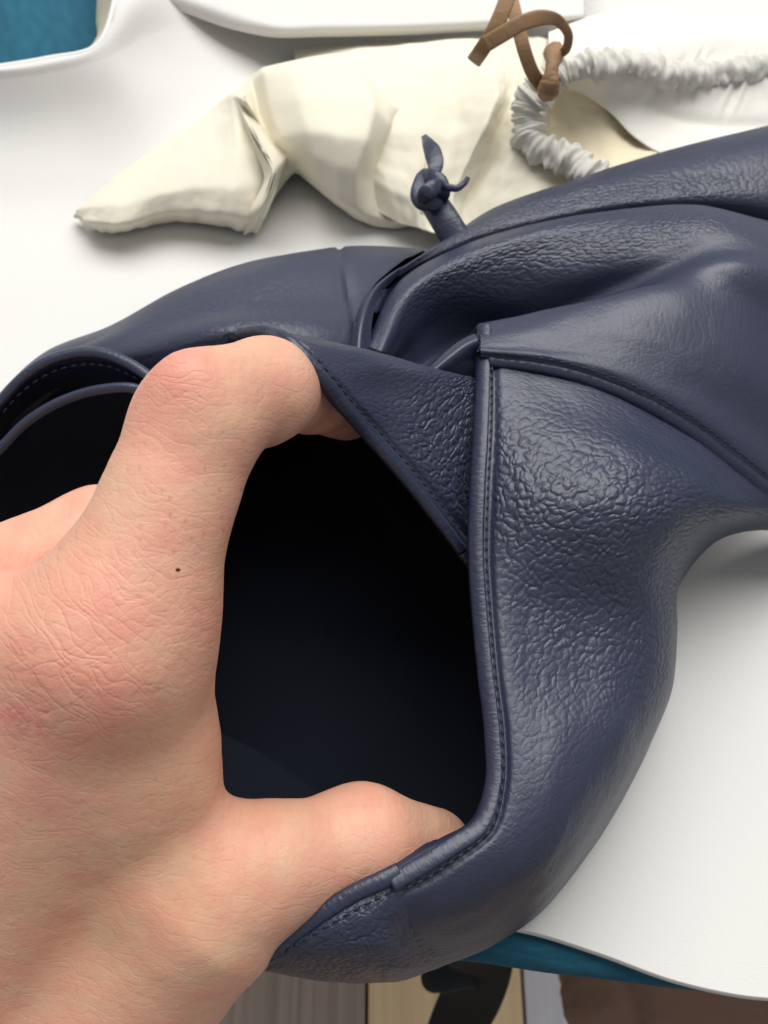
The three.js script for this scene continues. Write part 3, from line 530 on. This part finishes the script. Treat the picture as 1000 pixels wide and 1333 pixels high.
{
  const t = thing('brown_pouf', 'blurred brown leather pouf below the edge of the white sheet', 'pouf');
  const m = std({ color: new THREE.Color(0.17, 0.095, 0.065), roughness: 0.6, bumpScale: 0.002, bumpMap: tex(256, 256, (u, v) => 0.5 + 0.5 * fbm(u * 6, v * 6, 3, 4)) });
  const rows = [];
  for (const [f, dz] of [[0.0, 34], [0.02, 10], [0.1, 0], [0.4, -6], [0.8, -6], [1, 0]]) rows.push([[727 + 60 * f, 1215, 380 + dz], [728 + 60 * f, 1255, 372 + dz], [732 + 60 * f, 1300, 378 + dz], [744 + 60 * f, 1345, 392 + dz], [760 + 60 * f, 1400, 420 + dz]].map(([x, y, z]) => V(lerp(x, 1200, f), y, z)));
  add(t, 'cover', sheet(rows, { nu: 40, nv: 60, th: 6, relief: (u, v) => -3.5 * Math.exp(-(((v - 0.44 - 0.04 * u) / 0.012) ** 2)) + 3 * fbm(u * 4, v * 4, 2, 3) }), m);
}

// ------------------------------------------------------------------ the hand
{
  const J = (px, py, z) => cs(px, py, z);
  const bones = [];                                              // [a, b, ra, rb, family]
  const bone = (a, b, ra, rb, f) => bones.push({ a: J(...a), b: J(...b), ra, rb, f });
  // index finger
  bone([144, 850, 147], [257, 552, 150], 11.0, 8.5, 0);
  bone([248, 498, 145.4], [340, 508, 160], 4.3, 6.8, 0);
  bone([256, 548, 150], [345, 508, 162], 8.4, 6.9, 0);
  bone([345, 508, 162], [405, 504, 182], 7.0, 6.9, 0);
  bone([405, 506, 182], [450, 530, 204], 7.0, 6.2, 0);
  // back of the hand
  bone([118, 850, 149], [-70, 1330, 168], 12.5, 12, 1);
  bone([-50, 850, 152], [-190, 1330, 170], 12.5, 13, 1);
  bone([-200, 890, 158], [-300, 1330, 172], 12, 13, 1);
  bone([-340, 940, 168], [-400, 1340, 174], 11, 13, 1);
  // web between thumb and index
  bone([186, 800, 154], [182, 990, 158], 9.6, 9.6, 1);
  bone([180, 990, 158], [200, 1110, 162], 9.4, 9.8, 1);
  bone([120, 1000, 162], [0, 1280, 170], 11, 13, 1);
  // thumb
  bone([70, 1384, 174], [264, 1172, 163], 17.5, 12.6, 5);
  bone([264, 1172, 163], [290, 1146, 163], 12.4, 10, 5);
  bone([265, 1150, 163], [350, 1128, 164], 9.9, 8.6, 5);
  bone([350, 1128, 164], [470, 1100, 172], 8.6, 8.6, 5);
  bone([470, 1098, 172], [560, 1108, 182], 8.6, 7.2, 5);
  // middle, ring and little finger
  bone([-40, 850, 154], [-60, 800, 162], 12, 11, 2);
  bone([-60, 800, 162], [130, 706, 178], 10.4, 8.6, 2);
  bone([130, 706, 178], [190, 800, 196], 8.2, 7, 2);
  bone([-200, 890, 158], [-200, 790, 172], 11, 10, 3);
  bone([-200, 790, 172], [-40, 760, 190], 9.4, 8, 3);
  bone([-340, 940, 166], [-330, 860, 180], 9.6, 8.6, 4);
  bone([-330, 860, 180], [-200, 830, 196], 8, 7, 4);
  // wrist and forearm
  bone([-60, 1340, 170], [-330, 1900, 168], 16, 22, 1);
  bone([-240, 1340, 172], [-480, 1900, 170], 16, 22, 1);
  const K = { 0: 3.5, 1: 7.5 };
  const smin = (a, b, k) => { const h = Math.max(k - Math.abs(a - b), 0) / k; return Math.min(a, b) - h * h * k * 0.25; };
  const cap = (x, y, z, o) => {
    const bx = o.b[0] - o.a[0], by = o.b[1] - o.a[1], bz = o.b[2] - o.a[2], ax = x - o.a[0], ay = y - o.a[1], az = z - o.a[2];
    const t = clamp((ax * bx + ay * by + az * bz) / (bx * bx + by * by + bz * bz), 0, 1);
    return Math.hypot(ax - bx * t, ay - by * t, az - bz * t) - lerp(o.ra, o.rb, t);
  };
  const fam = [0, 1, 2, 3, 4, 5].map((f) => bones.filter((o) => o.f === f));
  const knuckle = J(238, 500, 144), k2 = J(262, 560, 148), mcp = J(95, 830, 138), crease = J(352, 540, 163);
  const sd = (x, y, z) => {
    const d = fam.map((list, f) => { let v = 1e3; for (const o of list) v = smin(v, cap(x, y, z, o), f === 0 ? 3 : f === 1 ? 9 : 4); return v; });
    let v = smin(smin(d[0], d[1], 7), d[5], 5.5);
    v = smin(v, d[2], 1.6); v = smin(v, d[3], 1.6); v = smin(v, d[4], 1.6);
    return v;
  };
  // surface nets over a grid of blocks
  const h = 0.7, lo = [-130, -205, 118], hi = [14, 32, 206], n = lo.map((l, i) => Math.ceil((hi[i] - l) / h)), B = 8;
  const nx = n[0] + 1, ny = n[1] + 1, nz = n[2] + 1, F = new Float32Array(nx * ny * nz).fill(9);
  for (let bz = 0; bz < nz; bz += B) for (let by = 0; by < ny; by += B) for (let bx = 0; bx < nx; bx += B) {
    const c = sd(lo[0] + (bx + B / 2) * h, lo[1] + (by + B / 2) * h, lo[2] + (bz + B / 2) * h), far = Math.abs(c) > B * h * 1.4;
    for (let z = bz; z < Math.min(nz, bz + B); z++) for (let y = by; y < Math.min(ny, by + B); y++) for (let x = bx; x < Math.min(nx, bx + B); x++)
      F[(z * ny + y) * nx + x] = far ? c : sd(lo[0] + x * h, lo[1] + y * h, lo[2] + z * h);
  }
  const id = new Int32Array(nx * ny * nz).fill(-1), pos = [], idx = [];
  const at = (x, y, z) => (z * ny + y) * nx + x;
  for (let z = 0; z < nz - 1; z++) for (let y = 0; y < ny - 1; y++) for (let x = 0; x < nx - 1; x++) {
    let m = 0; const v = [];
    for (let k = 0; k < 8; k++) { const f = F[at(x + (k & 1), y + ((k >> 1) & 1), z + (k >> 2))]; v.push(f); if (f < 0) m |= 1 << k; }
    if (m === 0 || m === 255) continue;
    let sx = 0, sy = 0, sz = 0, c = 0;
    for (let k = 0; k < 8; k++) for (const bit of [1, 2, 4]) { if (k & bit) continue; const q = k | bit; if ((v[k] < 0) === (v[q] < 0)) continue; const t = v[k] / (v[k] - v[q]); sx += (k & 1) + (bit === 1 ? t : 0); sy += ((k >> 1) & 1) + (bit === 2 ? t : 0); sz += (k >> 2) + (bit === 4 ? t : 0); c++; }
    id[at(x, y, z)] = pos.length / 3;
    pos.push(lo[0] + (x + sx / c) * h, lo[1] + (y + sy / c) * h, lo[2] + (z + sz / c) * h);
  }
  for (let z = 1; z < nz - 1; z++) for (let y = 1; y < ny - 1; y++) for (let x = 1; x < nx - 1; x++) {
    const f0 = F[at(x, y, z)] < 0;
    for (let ax = 0; ax < 3; ax++) {
      const f1 = F[at(x + (ax === 0), y + (ax === 1), z + (ax === 2))] < 0; if (f0 === f1) continue;
      const u = ax === 0 ? [0, 1, 0] : ax === 1 ? [0, 0, 1] : [1, 0, 0], w = ax === 0 ? [0, 0, 1] : ax === 1 ? [1, 0, 0] : [0, 1, 0];
      const a = id[at(x, y, z)], b = id[at(x - u[0], y - u[1], z - u[2])], c = id[at(x - u[0] - w[0], y - u[1] - w[1], z - u[2] - w[2])], d = id[at(x - w[0], y - w[1], z - w[2])];
      if (a < 0 || b < 0 || c < 0 || d < 0) continue;
      if (f0) idx.push(a, b, c, a, c, d); else idx.push(a, c, b, a, d, c);
    }
  }
  // skin is mapped on the plane of the back of the hand
  const U0 = -75, V0 = -100, US = 85, VS = 150;
  const uvOf = (x, y, z) => [(x + 0.18 * (z - 150) - U0) / US, (y - 0.15 * (z - 150) - V0) / VS];
  const P = [], uv = [], nr = [];
  for (let i = 0; i < pos.length; i += 3) {
    const [x, y, z] = [pos[i], pos[i + 1], pos[i + 2]], e = 0.35;
    const g = new THREE.Vector3(sd(x + e, y, z) - sd(x - e, y, z), sd(x, y + e, z) - sd(x, y - e, z), sd(x, y, z + e) - sd(x, y, z - e)).normalize();
    const w = 0.22 * fbm(x * 0.16, y * 0.16, z * 0.16, 3);
    const p = camSpace(x + g.x * w, y + g.y * w, z + g.z * w); P.push(p.x, p.y, p.z); uv.push(...uvOf(x, y, z));
    const q = camSpace(g.x, g.y, g.z).sub(camSpace(0, 0, 0)).normalize(); nr.push(q.x, q.y, q.z);
  }
  const g = new THREE.BufferGeometry();
  g.setAttribute('position', new THREE.Float32BufferAttribute(P, 3)); g.setAttribute('uv', new THREE.Float32BufferAttribute(uv, 2)); g.setIndex(idx);
  g.computeVertexNormals();
  {                                                              // faces must look outward
    const nn = g.attributes.normal; let s = 0; for (let i = 0; i < nr.length; i += 30) s += nn.array[i] * nr[i] + nn.array[i + 1] * nr[i + 1] + nn.array[i + 2] * nr[i + 2];
    if (s < 0) { for (let i = 0; i < idx.length; i += 3) { const q = idx[i + 1]; idx[i + 1] = idx[i + 2]; idx[i + 2] = q; } g.setIndex(idx); g.computeVertexNormals(); }
  }
  const on = (px, py) => { const c = cs(px, py, 141); return uvOf(...c).map((q, i) => q * (i ? VS : US)); };   // mm on that plane
  const spots = { mcp: on(95, 850), pip: on(230, 480), pip2: on(300, 470), web: on(240, 1000), thumb: on(480, 1070), th2: on(360, 1110), red: on(32, 925), mole: on(232, 740), low: on(120, 1240) };
  const gau = (X, Y, [cx, cy], r, r2 = r) => bump2(X, Y, cx, cy, r, r2);
  const wr = (X, Y, ang, f, k, st) => { const c = Math.cos(ang), s = Math.sin(ang), a = X * c + Y * s, b = -X * s + Y * c; return 1 - Math.abs(noise(a * f * st + 0.7 * noise(a * 0.3, b * 0.3, k), b * f + 0.8 * noise(a * 0.25, b * 0.4, k + 4), k)) * 2.2; };
  const on0 = on(200, 800), on1 = on(255, 650);
  const bumpT = tex(1024, 2048, (u, v) => {
    const X = u * US, Y = v * VS;
    const [a, b] = cells(X / 0.55, Y / 0.55), [a2, b2] = cells(X / 1.3 + 0.3 * noise(X, Y, 2), Y / 1.0);
    let s = 0.5 + 0.04 * sstep(0, 0.5, b - a) + 0.03 * sstep(0, 0.35, b2 - a2) + 0.08 * noise(X * 0.9, Y * 0.9, 7);
    const M = Math.max(gau(X, Y, spots.mcp, 15, 14), 0.55 * gau(X, Y, on0, 12, 12));
    const r1 = Math.max(0, wr(X, Y, -0.75, 0.62, 3, 0.28)), r2 = Math.max(0, wr(X, Y, 0.5, 0.55, 13, 0.4));
    s -= M * (0.26 * r1 ** 5 + 0.14 * r2 ** 6);
    s -= 0.10 * Math.max(0, wr(X, Y, -0.35, 0.5, 23, 0.3)) ** 8;
    s -= 0.2 * gau(X, Y, spots.pip, 7, 5) * Math.max(0, wr(X, Y, -0.2, 0.5, 33, 0.18)) ** 8;
    return s;
  });
  function dummy() {}
  const base = [0.89, 0.672, 0.572];
  const colT = tex(1024, 1536, (u, v) => {
    const X = u * US, Y = v * VS, n = fbm(X * 0.12, Y * 0.12, 2, 4), f = 0.5 * noise(X * 1.4, Y * 1.4, 5) + 0.4 * noise(X * 3.2, Y * 3.2, 9);
    let red = 0.75 * gau(X, Y, spots.mcp, 15, 13) + 0.9 * gau(X, Y, spots.pip, 9, 7) + 0.7 * gau(X, Y, spots.thumb, 11, 6) + 0.25 * gau(X, Y, spots.th2, 7) + 1.2 * n + 0.5 * noise(X * 0.35, Y * 0.35, 15);
    const scr = gau(X, Y, spots.red, 3.2, 2.4) * clamp(0.5 + 1.6 * noise(X * 1.1, Y * 1.1, 3), 0, 1);
    const yel = 0.6 * gau(X, Y, spots.low, 22, 16) + 0.4 * gau(X, Y, spots.web, 12, 14);
    let r = base[0] + 0.012 * f + 0.02 * n - 0.03 * yel, gg = base[1] - 0.055 * red - 0.13 * scr + 0.018 * f - 0.01 * yel, bb = base[2] - 0.035 * red - 0.05 * scr + 0.018 * f - 0.045 * yel;
    const d = Math.hypot(X - spots.mole[0], (Y - spots.mole[1]) * 1.3 + 0.3 * (X - spots.mole[0])) + 0.12 * noise(X * 5, Y * 5, 2), mo = sstep(0.42, 0.2, d);
    const [pa, , pid] = cells(X / 1.9, Y / 3.0), pore = sstep(0.2, 0.05, pa) * (pid > 0.35 ? 1 : 0) * Math.max(gau(X, Y, on1, 10, 13), 0.25);
    r = lerp(r, 0.25, mo) - 0.06 * pore; gg = lerp(gg, 0.13, mo) - 0.07 * pore; bb = lerp(bb, 0.1, mo) - 0.06 * pore;
    return [r, gg, bb];
  }, { channels: 3, srgb: true });
  const skin = phys({ map: colT, bumpMap: bumpT, bumpScale: 0.0003, roughness: 0.43, specularIntensity: 0.7, sheen: 0.2, sheenRoughness: 0.5, sheenColor: new THREE.Color(1, 0.6, 0.5) });
  const person = thing('person', 'bare left hand holding the mouth of the navy bag open with thumb and finger', 'person');
  add(person, 'hand', g, skin);
}

renderer.render(scene, camera);
